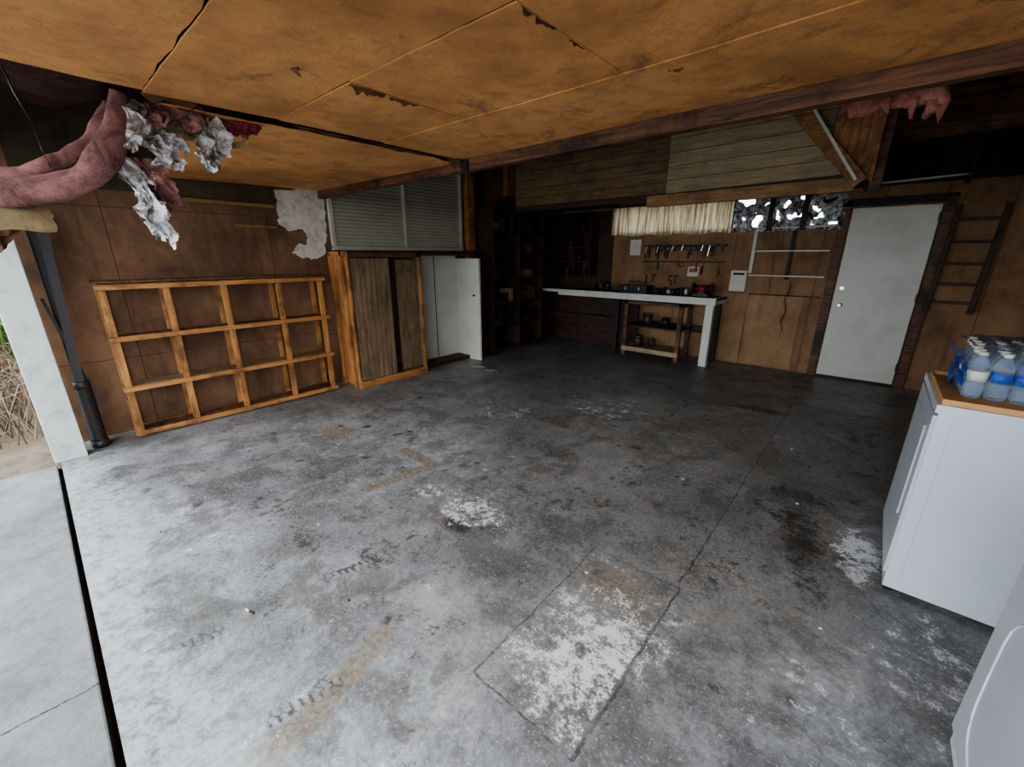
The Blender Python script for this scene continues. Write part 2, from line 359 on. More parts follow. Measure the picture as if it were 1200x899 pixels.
b = B("window_1")
y0, y1, z0, z1 = 2.38, 4.36, 1.58, 2.60
b.box(XL, XL + .008, y0, y1, z0, z1, OLIVE)
for (a, c) in ((y0, y0 + .04), (3.36, 3.39), (y1 - .04, y1)): b.box(XL, XL + .05, a, c, z0, z1, BLIND)
b.box(XL, XL + .055, y0, y1, z0 - .02, z0 + .025, BLIND); b.box(XL, XL + .055, y0, y1, z1 - .03, z1, BLIND)
n = 24
for i in range(n):
    z = z0 + .03 + (z1 - z0 - .06) * i / n; h = (z1 - z0 - .06) / n
    for a, c in ((y0 + .04, 3.36), (3.39, y1 - .04)):
        b.hexa([(XL + .040, a, z), (XL + .048, a, z), (XL + .048, c, z), (XL + .040, c, z), (XL + .012, a, z + h * .97), (XL + .018, a, z + h * .97), (XL + .018, c, z + h * .97), (XL + .012, c, z + h * .97)], BLIND)
b.done()
b = B("wall_stud")
b.box(XL, XL + .09, 4.44, 4.58, 1.0, ZT, PINE_Z); b.box(XL, XL + .09, 5.30, 5.55, 2.4, 2.95, PINE_Z); b.box(XL, XL + .06, 4.72, 4.80, 2.1, 2.95, DARKW); b.done(bevel=.004)

# ---------------------------------------------------------------- ceiling panels
def sag(x, y): return 2.17 + .014 * noise.noise(Vector((x * .7, y * .8, 3))) + .002 * noise.noise(Vector((x * 4, y * 4, 5)))
b = B("ceiling")
def panel(x0, x1, y0, y1, dz=(0, 0, 0, 0), rag=.002):
    nu = max(4, int((x1 - x0) / .06)); nv = max(4, int((y1 - y0) / .06))
    def fn(u, v):
        x = x0 + (x1 - x0) * u; y = y0 + (y1 - y0) * v
        if u in (0, 1): x += rag * noise.noise(Vector((x, y * 17, 1))) * 2
        if v in (0, 1): y += rag * noise.noise(Vector((x * 17, y, 2))) * 2
        z = sag(x, y) + dz[0] * (1 - u) * (1 - v) + dz[1] * u * (1 - v) + dz[2] * u * v + dz[3] * (1 - u) * v
        return Vector((x, y, z))
    b.grid(fn, nu, nv, CEIL, False)
g = .002
panel(-2.5, XR - .01, -.40, .5 - g, (0, 0, 0, 0), .006)
panel(-2.5, XR - .01, .5 + g, 1.04 - g, (-.008, -.004, 0, 0))
panel(-2.5, -1.775, 1.04 + g, 1.66 - g, (-.004, -.007, 0, 0)); panel(-1.772, -.885, 1.04 + g, 1.66 - g, (-.003, -.006, 0, 0)); panel(-.882, XR - .01, 1.04 + g, 1.66 - g, (-.007, -.004, 0, 0))
panel(-2.5, XR - .01, 1.66 + g, 2.29, (-.005, -.005, 0, 0))
def leftp(u, v):
    x = -4.76 + (4.76 - 2.54) * u
    yn = .97 - .42 * u + .05 * noise.noise(Vector((u * 12, 0, 4)))
    y = yn + (2.29 - yn) * v
    if u == 1: x += .04 * noise.noise(Vector((0, y * 7, 9)))
    return Vector((x, y, sag(x, y) - .012 * u * (1 - v) - .04 * (1 - u) * (1 - v) - .018 * u))
b.grid(leftp, 40, 40, CEIL, False)
b.done(solid=.006)
b = B("torn_ceiling_flap")
def flap(x, y, l, w, ang, drop):
    d = Vector((math.cos(ang), math.sin(ang), 0)); s_ = Vector((-d.y, d.x, 0))
    def fn(u, v):
        k = (noise.noise(Vector((u * 6 + x * 9, y * 9, 1))) + .7) * 1.2 * math.sin(math.pi * min(max(u, .02), .98)) ** .5
        p = Vector((x, y, 2.164)) + d * (u - .5) * l + s_ * v * w * k
        p.z -= drop * v * v * k + .003; p += noise.noise_vector(p * 25) * .004 * v; return p
    b.grid(fn, 14, 5, TORN, True)
flap(-1.77, 1.12, .16, .02, 1.5, .02); flap(-1.775, 1.30, .14, .012, 1.5, .012); flap(-1.79, .83, .04, .022, .4, .012)
flap(-.88, 1.14, .20, .02, 1.55, .02); flap(-.885, 1.33, .14, .012, 1.6, .01); flap(-2.51, .60, .20, .03, 1.6, .03); flap(-2.51, 1.3, .4, .012, 1.6, .012); flap(-2.51, 1.75, .5, .012, 1.6, .012)
flap(-.72, 1.74, .06, .015, .2, .012); flap(-2.49, 2.22, .10, .05, .3, .05)
b.done(solid=.003)
b = B("ceiling_beam"); b.box(XL, XR, 2.295, 2.36, 2.09, 2.20, BEAM); b.box(XL, XR, 2.36, 2.40, 2.12, 2.19, DARKX)
b.box(-2.47, -2.41, 2.27, 2.295, 2.08, 2.16, BLACKP); b.done(bevel=.006)

# ---------------------------------------------------------------- loft over the bench
b = B("storage_loft")
LY = 4.6
def planks(x0, x1, z0, z1, y, m, n, tilt=0):
    h = (z1 - z0) / n
    for i in range(n):
        z = z0 + i * h
        b.hexa([(x0, y, z + .004), (x1, y, z + .004 + tilt), (x1, y + .018, z + .004 + tilt), (x0, y + .018, z + .004), (x0, y, z + h), (x1, y, z + h + tilt), (x1, y + .018, z + h + tilt), (x0, y + .018, z + h)], m)
b.box(-3.95, -.3, LY + .02, LY + .03, 2.1, 2.95, BLACKP)
planks(-3.93, -1.86, 2.12, 2.96, LY, PLY_A, 8)
planks(-1.86, -.36, 2.11, 2.86, LY - .022, PLY_B, 6, .02)
b.box(-3.95, -2.0, LY - .005, LY + .05, 2.06, 2.12, DARKX)
b.box(-2.06, -.3, LY - .03, LY + .05, 2.0, 2.105, HONEY)
b.box(-3.95, -.3, LY + .03, YB - .002, 2.27, 2.31, DARKX)
b.box(-.34, -.30, LY + .03, YB - .002, 2.2, 2.95, OLIVE)
b.hexa([(-.52, LY - .06, 2.30), (-.2, LY - .06, 2.05), (-.2, LY - .035, 2.05), (-.52, LY - .035, 2.30), (-.52, LY - .06, 2.98), (-.2, LY - .06, 2.98), (-.2, LY - .035, 2.98), (-.52, LY - .035, 2.98)], PINE_Z)
b.bar((-.98, LY - .09, 2.88), (-.27, LY - .09, 2.05), .05, .10, PINE_X, up=(0, 0, 1))
b.bar((-.84, LY - .125, 2.88), (-.30, LY - .125, 2.07), .012, .022, WHITEP)
b.box(-.22, -.14, LY - .02, LY + .06, 2.0, 2.98, BEAM)
b.done(bevel=.002)

# ---------------------------------------------------------------- back windows
b = B("window_2")
for x in (wx0, -1.70, -1.22, -.86, wx1 - .04): b.box(x, x + .04, YB + .0, YB + .07, wz0, wz1, DARKW)
b.box(wx0, wx1, YB + .0, YB + .07, wz0, wz0 + .02, DARKW); b.box(wx0, wx1, YB + .0, YB + .07, wz1 - .02, wz1, DARKW); b.done()
b = B("pleated_curtain")
b.grid(lambda u, v: Vector((-3.5 + u * 1.82, YB - .04 + .018 * math.sin(u * 170) + .008 * math.sin(u * 67 + 1), 1.80 + .42 * v + (.012 * math.sin(u * 23) if v < .1 else 0))), 520, 3, CURT, True); b.done()
b = B("window_foil")
def wf(u, v):
    p = Vector((-1.66 + u * 1.20, YB - .055, 1.80 + v * .43))
    return p + Vector((0, 1, 0)) * .045 * noise.noise(Vector((u * 18, v * 6.5, 2))) + noise.noise_vector(Vector((u * 40, v * 14, 5))) * .010
b.grid(wf, 170, 60, FOILD, True, lambda u, v: noise.noise(Vector((u * 11, v * 4, 8))) + .3 * noise.noise(Vector((u * 30, v * 11, 3))) < .30)
for x in (-1.24, -.88): b.box(x, x + .06, YB - .13, YB - .11, 1.80, 2.24, DARKW)
b.done()

# ---------------------------------------------------------------- door + trims
b = B("door_1")
b.box(-.395, .345, YB - .045, YB - .005, .03, 2.02, DOORP)
b.tube([(-.32, YB - .045, .92), (-.32, YB - .075, .92), (-.32, YB - .082, .92), (-.32, YB - .105, .92)], [.028, .012, .027, .02], CHROME, 14)
b.cyl((-.33, YB - .045, 1.12), (-.33, YB - .062, 1.12), .026, CHROME)
for z in (.2, 1.0, 1.85): b.box(.335, .352, YB - .055, YB - .045, z, z + .09, STEEL)
b.done(bevel=.003)
b = B("trim_door"); b.box(-.50, -.41, YB - .03, YB - .001, 0, 2.1, BEAM); b.box(.36, .45, YB - .04, YB - .001, 0, 2.1, BEAM); b.box(-.5, .45, YB - .03, YB - .001, 2.04, 2.12, DARKW)
b.box(-.41, .36, YB - .06, YB - .001, 0, .025, DARKW); b.done(bevel=.003)
b = B("wall_rail"); b.cyl((-.22, YB - .12, 2.26), (.50, YB - .12, 2.28), .011, WHITEP, 8); b.box(.46, .49, YB - .16, YB - .001, 2.2, 2.75, DARKW); b.box(-.25, -.22, YB - .16, YB - .001, 2.2, 2.75, DARKW); b.done()
b = B("wooden_ladder")
for x in (.46, .80): b.bar((x - .02, YB - .07, .90), (x + .01, YB - .07, 2.0), .04, .05, DARKX, up=(0, 1, 0))
for z in (1.0, 1.19, 1.40, 1.62, 1.84): b.box(.45, .80, YB - .085, YB - .055, z, z + .03, DARKX)
b.done(bevel=.003)
b = B("fibreboard_panel"); b.box(.90, XR - .002, YB - .014, YB - .002, .95, 1.98, PANELB); b.box(.90, XR - .002, YB - .02, YB - .002, 2.0, 2.06, DARKX); b.done()
b = B("wainscot_board")
for a, c in ((-2.9, -2.35), (-2.34, -1.79), (-1.78, -1.335), (-1.325, -.70)): b.box(a, c, YB - .013, YB - .002, .02, .985, PANELC)
b.box(-1.335, -.52, YB - .018, YB - .002, .985, 1.0, DARKX); b.done(bevel=.002)
b = B("dark_shade_board")
b.box(XL + .002, -3.45, YB - .012, YB - .002, 0, 2.2, DARKX); b.box(-3.45, -2.95, YB - .012, YB - .002, 0, .9, DARKX); b.done()  # dark sheets added to stand in for shade in the corner and under the bench

b = B("wall_shelf")
for z in (1.84, 1.56, 1.25):
    b.box(-1.36, -.52, YB - .10, YB - .002, z - .012, z, DARKX); b.box(-1.36, -.52, YB - .112, YB - .10, z - .014, z + .004, WHITEP)
b.box(-1.38, -1.34, YB - .04, YB - .002, 1.27, 1.84, WHITEP)
b.box(-.95, -.91, YB - .05, YB - .002, 1.2, 1.84, DARKW); b.done(bevel=.002)
b = B("hanging_cord")
P = []
for i in range(40):
    t = i / 39; P.append((-.88 + .02 * math.sin(t * 14), YB - .03 - .01 * math.cos(t * 9), 1.18 - .65 * t))
b.tube(P, .004, BLACKP, 6); b.tube([(p[0] * 1 + .02 * math.cos(i * .3), p[1], p[2]) for i, p in enumerate(P[8:34])], .004, BEAM, 6); b.done()

# ---------------------------------------------------------------- workbench
b = B("workbench")
b.box(XL + .02, -1.6, 6.02, YB - .02, .905, .945, DARKX)
b.box(-4.15, -1.6, 5.98, 6.02, .855, .95, WHITEP); b.box(XL + .02, -4.15, 5.98, 6.02, .90, .95, WHITEP)
b.box(-1.64, -1.60, 6.02, YB - .02, .855, .95, WHITEP)
b.box(-1.72, -1.62, 5.99, 6.08, 0, .86, WHITEP); b.box(-1.72, -1.64, 6.42, 6.50, 0, .9, DARKW)
for x in (-3.1, -4.6):
    b.box(x, x + .08, 6.03, 6.11, 0, .9, DARKW)
b.box(-4.7, -1.7, 6.40, 6.44, .40, .50, DARKX); b.done(bevel=.004)
b = B("wooden_stand")
for x in (-2.88, -2.06):
    for y in (5.95, 6.33): b.box(x, x + .06, y, y + .05, 0, .84, DARKX if y > 6 else BEAM)
b.box(-2.88, -2.0, 5.94, 6.39, .10, .14, PLY_B); b.box(-2.88, -2.0, 5.93, 5.95, .08, .15, PLY_B)
b.box(-2.88, -2.0, 5.95, 6.38, .46, .48, DARKX); b.box(-2.88, -2.0, 5.95, 6.38, .80, .84, BEAM); b.done(bevel=.003)
b = B("toolbox"); b.box(-3.1, -2.65, 6.15, 6.38, .946, 1.06, BLACKP); b.tube([(-3.0, 6.26, 1.06), (-2.98, 6.26, 1.11), (-2.77, 6.26, 1.11), (-2.75, 6.26, 1.06)], .01, STEEL, 8); b.box(-3.0, -2.98, 6.14, 6.15, .99, 1.03, CHROME); b.box(-2.78, -2.76, 6.14, 6.15, .99, 1.03, CHROME); b.done(bevel=.01)
b = B("bench_grinder")
b.box(-1.98, -1.78, 6.2, 6.36, .946, .98, BLACKP); b.cyl((-1.93, 6.28, 1.05), (-1.83, 6.28, 1.05), .055, RED); b.cyl((-1.97, 6.28, 1.05), (-1.93, 6.28, 1.05), .05, BLACKP); b.cyl((-1.83, 6.28, 1.05), (-1.79, 6.28, 1.05), .05, BLACKP); b.cyl((-2.02, 6.28, 1.05), (-1.99, 6.28, 1.05), .075, STEEL, 24); b.cyl((-1.77, 6.28, 1.05), (-1.74, 6.28, 1.05), .075, STEEL, 24); b.cyl((-2.0, 6.28, 1.05), (-1.76, 6.28, 1.05), .012, CHROME)
b.box(-1.92, -1.84, 6.25, 6.31, .98, 1.04, BLACKP); b.done()
b = B("wall_notice"); b.box(-3.15, -2.97, YB - .006, YB - .001, 1.5, 1.74, PAPER); b.done()
b = B("wall_notice"); b.box(-1.60, -1.40, YB - .006, YB - .001, 1.02, 1.30, PAPER); b.box(-1.57, -1.43, YB - .008, YB - .006, 1.24, 1.27, DARKW); b.done()
b = B("warning_label"); b.box(-2.2, -2.04, YB - .006, YB - .001, 1.2, 1.34, PAPER); b.box(-2.18, -2.06, YB - .008, YB - .006, 1.26, 1.32, RED); b.done()
b = B("hand_tools")
rng = random.Random(11)
b.box(-2.9, -1.7, YB - .02, YB - .002, 1.62, 1.65, DARKX); b.box(-2.9, -1.7, YB - .025, YB - .002, 1.40, 1.42, DARKX)
for i in range(46):
    x = rng.uniform(-2.88, -1.74); z = rng.choice([1.64, 1.64, 1.41, 1.2])
    if z < 1.3 and x > -2.3: continue
    k = i % 4; y = YB - .035; L = rng.uniform(.06, .2)
    b.cyl((x, YB - .002, z), (x, YB - .05, z), .004, STEEL, 6)
    if k == 0: b.box(x - .006, x + .006, y - .008, y + .006, z - L, z, DARKW); b.box(x - .035, x + .035, y - .014, y + .012, z - .01, z + .016, STEEL)
    elif k == 1: b.cyl((x, y, z), (x, y, z - L * .5), .004, CHROME, 6); b.cyl((x, y, z - L * .5), (x, y, z - L), .012, [RED, BLACKP, YELLOW][i % 3], 8)
    elif k == 2: b.bar((x, y, z), (x - .02, y, z - L), .010, .012, CHROME if i % 3 else STEEL, up=(0, 1, 0)); b.bar((x, y, z), (x + .02, y, z - L), .008, .010, BLACKP, up=(0, 1, 0))
    else:
        b.tube([(x + .035 * math.cos(a / 12 * 6.283), y, z - .04 + .035 * math.sin(a / 12 * 6.283)) for a in range(13)], .005, BLACKP, 6)
b.done()
b = B("storage_jars")
for i in range(9):
    x = -2.6 + i * .065; h = .05 + .05 * rng.random(); b.cyl((x, 6.42, .946), (x, 6.42, .946 + h), .026, [STEEL, BLACKP, DARKX, PAPER][i % 4], 12); b.cyl((x, 6.42, .946 + h), (x, 6.42, .955 + h), .027, BLACKP, 12)
b.done()
b = B("paint_cans")
for x, y, z, r, h, m in ((-3.5, 6.3, .946, .06, .13, STEEL), (-3.68, 6.36, .946, .05, .1, DARKX), (-3.36, 6.25, .946, .045, .09, BLACKP)):
    b.cyl((x, y, z), (x, y, z + h), r, m, 20); b.cyl((x, y, z + h), (x, y, z + h + .006), r * 1.04, CHROME, 20); b.cyl((x, y, z + h + .006), (x, y, z + h + .01), r * .8, STEEL, 20)
b.done()
b = B("paint_cans")
for x, y, z, r, h, m in ((-2.7, 6.15, .1405, .07, .15, STEEL), (-2.5, 6.2, .1405, .055, .12, DARKX), (-2.3, 6.15, .4805, .06, .13, BLACKP), (-2.6, 6.2, .4805, .07, .16, STEEL)):
    b.cyl((x, y, z), (x, y, z + h), r, m, 20); b.cyl((x, y, z + h), (x, y, z + h + .006), r * 1.04, CHROME, 20); b.cyl((x, y, z + h + .006), (x, y, z + h + .01), r * .8, STEEL, 20)
b.done()

def rack(name, x0, x1, y0, y1, h, zs, m, openx=True):
    b = B(name); b.box(x0, x1, y0, y0 + .025, 0, h, m); b.box(x0, x1, y1 - .025, y1, 0, h, m)
    for z in zs: b.box(x0, x1, y0 + .025, y1 - .025, z, z + .025, m)
    b.box(x0, x0 + .01, y0 + .025, y1 - .025, 0, h, DARKW)
    ym = (y0 + y1) / 2; b.box(x0 + .01, x1, ym - .012, ym + .012, 0, h, m)
    rr = random.Random(5)
    for z in zs[:-1]:
        y = y0 + .06
        while y < y1 - .2:
            w = rr.uniform(.06, .16)
            if abs(y + w / 2 - ym) > w: 
                if rr.random() < .65: b.box(x0 + .05, x1 - .04, y, y + w, z + .025, z + .025 + rr.uniform(.06, .22), rr.choice([DARKW, BLACKP, DARKX, STEEL, OAK_Z, TORN]))
            y += w + .03
    b.done(bevel=.002)
rack("tall_bookshelf", XL + .1, -4.38, 4.62, 5.85, 2.16, [.06, .42, .78, 1.14, 1.5, 1.84, 2.13], DARKX)
b = B("pigeonhole_rack")
for x in (-4.35, -4.05, -3.75): b.box(x, x + .02, 6.28, YB - .014, 1.15, 2.12, DARKX)
for z in (1.15, 1.39, 1.63, 1.87, 2.10): b.box(-4.33, -3.75, 6.28, YB - .014, z, z + .02, DARKX)
for i, (x, z) in enumerate([(-4.25, 1.17), (-4.0, 1.41), (-3.9, 1.17), (-4.2, 1.65), (-3.95, 1.89)]): b.cyl((x, 6.4, z), (x, 6.4, z + .13), .04, [STEEL, BLACKP, DARKX][i % 3], 12)
b.done()

# ---------------------------------------------------------------- cabinet, white cabinet
b = B("wooden_cabinet")
x0, x1, y0, y1, h = XL + .01, -4.35, 2.32, 3.28, 1.54
b.box(x0, x1 - .02, y0 + .02, y0 + .035, .0, h, PINE_Z)
for x in (x1 - .045, x1 - .16, x0 + .02): b.box(x, x + .045, y0 - .015, y0 + .02, 0, h, PINE_Z)
b.box(x0, x1 - .02, y0 - .015, y0 + .03, h - .05, h, PINE_X)
b.box(x0, x1, y1 - .02, y1, 0, h, OAK_Z)
b.box(x0, x0 + .012, y0 + .035, y1 - .02, .09, h, OAK_Z)
b.box(x0, x1 + .01, y0, y1, h - .012, h + .012, DARKX)
b.box(x0, x1, y0 + .03, y1 - .02, .06, .085, OAK_Z); b.box(x1 - .02, x1 + .006, y0 + .0, y1, 0, .085, PINE_Y)
b.box(x1 - .02, x1 + .006, y0 + .0, y1, h - .06, h - .012, BEAM)
n = 8; dw = (2.82 - (y0 + .0)) / n
for i in range(n): b.box(x1 - .015, x1, y0 + i * dw + .003, y0 + (i + 1) * dw - .003, .09, h - .07, OAK_Z)
b.box(x1 - .024, x1 - .015, y0, 2.82, .09, h - .07, DARKW)
b.box(x0 + .012, x1 - .05, 2.83, 2.845, .09, h - .07, DARKW)
b.box(x1 - .016, x1 + .004, y1 - .04, y1, .085, h - .06, PINE_Z)
b.box(x1 - .10, x1 - .085, 2.96, y1 - .03, .09, h - .09, OAK_Z)
b.done(bevel=.003)
b = B("white_cabinet")
b.box(XL + .01, XL + .05, 3.32, 4.2, .05, 1.50, DOORP); b.box(XL + .05, XL + .056, 3.79, 3.80, .05, 1.5, DARKW)
b.box(XL + .01, -4.27, 4.2, 4.235, 0, 1.46, DOORP)
b.box(XL + .01, -4.40, 3.32, 4.3, 1.5, 1.56, DARKX); b.box(XL + .05, -4.45, 3.32, 3.34, 0, 1.5, DARKX); b.box(XL + .01, -4.5, 3.34, 4.2, 0, .05, DARKX)
b.tube([(-4.36, 4.2, .95), (-4.36, 4.18, .95), (-4.36, 4.165, .95)], [.01, .018, .014], BLACKP, 10)
b.done(bevel=.004)

# ---------------------------------------------------------------- open pine rack
b = B("wooden_shelf_frame")
ys = [.37, .77, 1.19, 1.66, 2.08]; zs = [.035, .43, .85, 1.26]
for i, y in enumerate(ys):
    b.box(-4.585, -4.555, y - .024, y + .024, 0, 1.285, PINE_Z)
    b.box(-4.775, -4.745, y - .022, y + .022, 0, 1.285, PINE_Z)
for z in zs:
    b.box(-4.555, -4.532, .33, 2.13, z - .020, z + .020, PINE_Y)
    b.box(-4.745, -4.722, .35, 2.12, z - .022, z + .022, PINE_Y)
    for y in ys: b.box(-4.745, -4.585, y - .025, y + .0, z - .024, z + .01, PINE_X)
b.box(-4.72, -4.56, .36, 2.1, .86, .872, BEAM); b.box(-4.72, -4.56, .36, 2.1, .44, .452, OAK_Z); b.box(-4.72, -4.56, .36, 2.1, .045, .057, BEAM)
b.bar((-4.65, .33, 1.30), (-4.65, 2.12, 1.30), .22, .018, BEAM)
b.done(bevel=.003)

# ---------------------------------------------------------------- jamb post + hardware
b = B("door_jamb_post"); b.hexa([(-4.56, -.16, 0), (-4.42, -.16, 0), (-4.42, .02, 0), (-4.56, .02, 0), (-4.56, -.17, 2.28), (-4.42, -.17, 2.28), (-4.42, .01, 2.28), (-4.56, .01, 2.28)], POSTP); b.done(bevel=.006)
b = B("door_spring_assembly")
b.box(-4.70, -4.66, .08, .13, 0, 1.95, STEEL); b.box(-4.66, -4.63, .08, .085, 0, 1.95, STEEL)
b.bar((-4.58, .10, .50), (-4.62, .17, 1.80), .05, .075, STEEL, up=(1, 0, 0)); b.bar((-4.6, .18, .3), (-4.6, .05, 1.2), .02, .035, STEEL, up=(1, 0, 0))
P = [(-4.58 + .042 * math.cos(i * .7), .11 + .042 * math.sin(i * .7), .06 + i * .0016) for i in range(280)]
b.tube(P, .0075, STEEL, 6); b.cyl((-4.58, .11, 0), (-4.58, .11, .56), .03, BLACKP); b.cyl((-4.58, .11, 0), (-4.58, .11, .06), .055, STEEL); b.cyl((-4.58, .11, .50), (-4.58, .11, .56), .05, STEEL)
b.done()

# ---------------------------------------------------------------- insulation / foil debris
def cr(c, n):
    o = []
    for i in range(len(c) - 1):
        p0 = c[max(i - 1, 0)]; p1 = c[i]; p2 = c[i + 1]; p3 = c[min(i + 2, len(c) - 1)]
        for k in range(n):
            t = k / n; o.append(.5 * ((2 * p1) + (p2 - p0) * t + (2 * p0 - 5 * p1 + 4 * p2 - p3) * t * t + (3 * p1 - p0 - 3 * p2 + p3) * t ** 3))
    o.append(c[-1]); return o
b = B("hanging_insulation")
ctrl = [Vector(p) for p in [(-2.85, -.35, 1.70), (-2.72, -.1, 1.725), (-2.66, .08, 1.745), (-2.62, .22, 1.79), (-2.60, .32, 1.87), (-2.60, .39, 2.0), (-2.64, .45, 2.16)]]
P = cr(ctrl, 12); b.tube(P, [.066 - .022 * i / len(P) for i in range(len(P))], PINK, 32, .75, .022, 6)
P = cr([Vector(p) for p in [(-2.9, -.3, 1.83), (-2.75, 0, 1.815), (-2.7, .15, 1.85), (-2.72, .33, 1.98), (-2.75, .42, 2.14)]], 10)
b.tube(P, .030, PINK, 22, .7, .02, 9)
b.grid(lambda u, v: Vector((-2.60 - .1 * u, -.14 + .27 * u, 1.69 - .09 * v)) + noise.noise_vector(Vector((u * 3, v * 3, 7))) * .03, 12, 10, CREAM, True)
b.grid(lambda u, v: Vector((-2.7, -.1 + .17 * u * (1 - v * .6), 1.62 - .10 * v)) + noise.noise_vector(Vector((u * 3, v * 3, 17))) * .03, 10, 10, TORN, True)
b.done()
b = B("hanging_foil")
def sheet(c00, c10, c11, c01, k, m, amp=.05, n=28):
    c00, c10, c11, c01 = map(Vector, (c00, c10, c11, c01))
    def fn(u, v):
        p = c00 * (1 - u) * (1 - v) + c10 * u * (1 - v) + c11 * u * v + c01 * (1 - u) * v
        return p + noise.noise_vector(Vector((u * 4 + k * 7, v * 4, k))) * amp + noise.noise_vector(Vector((u * 11 + k * 7, v * 11, k))) * amp * .3
    ed = lambda u, v: noise.noise(Vector((u * 4 + k, v * 4, 3))) + 1.8 * min(u, 1 - u, v, 1 - v) > -.08
    b.grid(fn, n, n, m, False, ed)
sheet((-2.62, .42, 2.15), (-2.62, .60, 2.14), (-2.56, .60, 1.95), (-2.58, .40, 1.92), 1, FOIL, .06)
sheet((-2.60, .68, 2.12), (-2.58, .84, 2.11), (-2.54, .74, 1.88), (-2.58, .68, 1.92), 2, FOIL, .05)
sheet((-2.66, .37, 1.94), (-2.56, .46, 1.86), (-2.56, .53, 1.55), (-2.62, .45, 1.56), 3, FOIL, .055)
sheet((-2.70, .36, 1.98), (-2.60, .50, 1.92), (-2.58, .58, 1.70), (-2.66, .46, 1.70), 4, PINK, .05)
sheet((-2.64, .54, 2.15), (-2.62, .95, 2.14), (-2.62, .90, 2.05), (-2.64, .56, 2.00), 5, CREAM, .03)
sheet((-2.58, .80, 2.14), (-2.56, 1.0, 2.14), (-2.56, .94, 2.08), (-2.58, .82, 2.06), 6, RAG, .025)
sheet((-2.78, .40, 2.14), (-2.68, .60, 2.15), (-2.66, .60, 2.00), (-2.72, .44, 1.96), 7, CREAM, .05)
sheet((-2.56, .48, 2.02), (-2.54, .58, 2.00), (-2.54, .60, 1.88), (-2.56, .50, 1.88), 8, FOIL, .04)
sheet((-2.56, .60, 2.14), (-2.54, .74, 2.14), (-2.54, .70, 2.05), (-2.56, .60, 2.04), 12, PINK, .035)
sheet((-2.56, .50, 2.13), (-2.55, .58, 2.13), (-2.55, .58, 2.06), (-2.56, .50, 2.04), 13, PINK, .03)
b.done()
b = B("roof_insulation_batt")
b.tube(cr([Vector(p) for p in [(-4.7, .35, 2.65), (-4.0, .4, 2.55), (-3.4, .35, 2.6), (-2.8, .4, 2.55), (-2.3, .45, 2.6)]], 10), .12, m_insul("old_batt", (.02, .010, .008), (.12, .04, .035)), 20, 2.0, .05, 4)
b.done()
b = B("hanging_wire"); b.tube([(-2.55, .12, 2.16), (-2.57, .13, 2.08), (-2.56, .15, 2.0), (-2.6, .16, 1.9), (-2.61, .17, 1.84)], .003, BLACKP, 6); b.done()
b = B("fibreglass_tuft")
b.tube(cr([Vector(p) for p in [(-.27, 2.5, 2.13), (-.18, 2.52, 2.12), (-.10, 2.52, 2.13), (-.02, 2.5, 2.11), (.04, 2.5, 2.05)]], 12), .030, PINK2, 26, 1, .04, 22)
for k, (x, z) in enumerate(((-.24, 2.07), (-.13, 2.06), (-.05, 2.03), (.03, 2.0))):
    b.tube([(x, 2.5, 2.13), (x + .01, 2.505, (2.14 + z) / 2), (x + .02, 2.5, z)], [.024, .018, .004], PINK2, 14, 1, .02, 34)
b.done()

# ---------------------------------------------------------------- appliances
def appliance(name, x0, x1, y0, y1, h, top_fn):
    b = B(name)
    b.box(x0 + .012, x1, y0, y1, .03, h - .035, ENAMEL)
    b.box(x0, x0 + .012, y0 + .008, y1 - .008, .10, h - .05, ENAMEL2)
    b.box(x0, x1, y0 - .006, y1 + .006, h - .035, h, ENAMEL)
    b.box(x0 + .02, x0 + .05, y0 + .02, y1 - .02, .0, .09, BLACKP)
    for fx in (x0 + .05, x1 - .08):
        for fy in (y0 + .04, y1 - .07): b.cyl((fx + .015, fy + .015, 0), (fx + .015, fy + .015, .04), .018, BLACKP, 10)
    b.box(x1 - .12, x1, y0 + .01, y1 - .01, h, h + .14, ENAMEL)
    b.hexa([(x1 - .135, y0 + .03, h + .02), (x1 - .12, y0 + .03, h + .01), (x1 - .12, y1 - .03, h + .01), (x1 - .135, y1 - .03, h + .02), (x1 - .125, y0 + .03, h + .12), (x1 - .12, y0 + .03, h + .12), (x1 - .12, y1 - .03, h + .12), (x1 - .125, y1 - .03, h + .12)], BLACKP)
    for i in range(3): b.cyl((x1 - .13, y0 + .14 + i * .18, h + .07), (x1 - .155, y0 + .14 + i * .18, h + .07), .022, CHROME)
    top_fn(b)
    return b.done(bevel=.008, segs=3)
def dry(b):
    x0, y0, y1 = .272, 2.31, 2.95
    b.box(x0 - .006, x0, y0 + .10, y1 - .10, .36, .80, ENAMEL2)
    b.box(.33, .332, y0 - .0015, y0 + .01, .06, .87, ENAMEL2)
appliance("clothes_dryer", .272, .97, 2.31, 2.95, .925, dry)
def wash(b):
    x0, y0, y1 = .440, .92, 1.60
    b.box(.53, .98, y0 + .08, y1 - .08, .925, .937, ENAMEL)
    n = 28; P = []
    for i in range(n + 1):
        a = 2 * math.pi * i / n; cy = (y0 + y1) / 2; r = lambda t: abs(t) ** .5 * (1 if t > 0 else -1)
        P.append((x0 + .001, cy + .24 * r(math.cos(a)), .40 + .24 * r(math.sin(a))))
    b.tube(P, .005, ENAMEL, 8)
appliance("washing_machine", .440, 1.13, .92, 1.60, .925, wash)

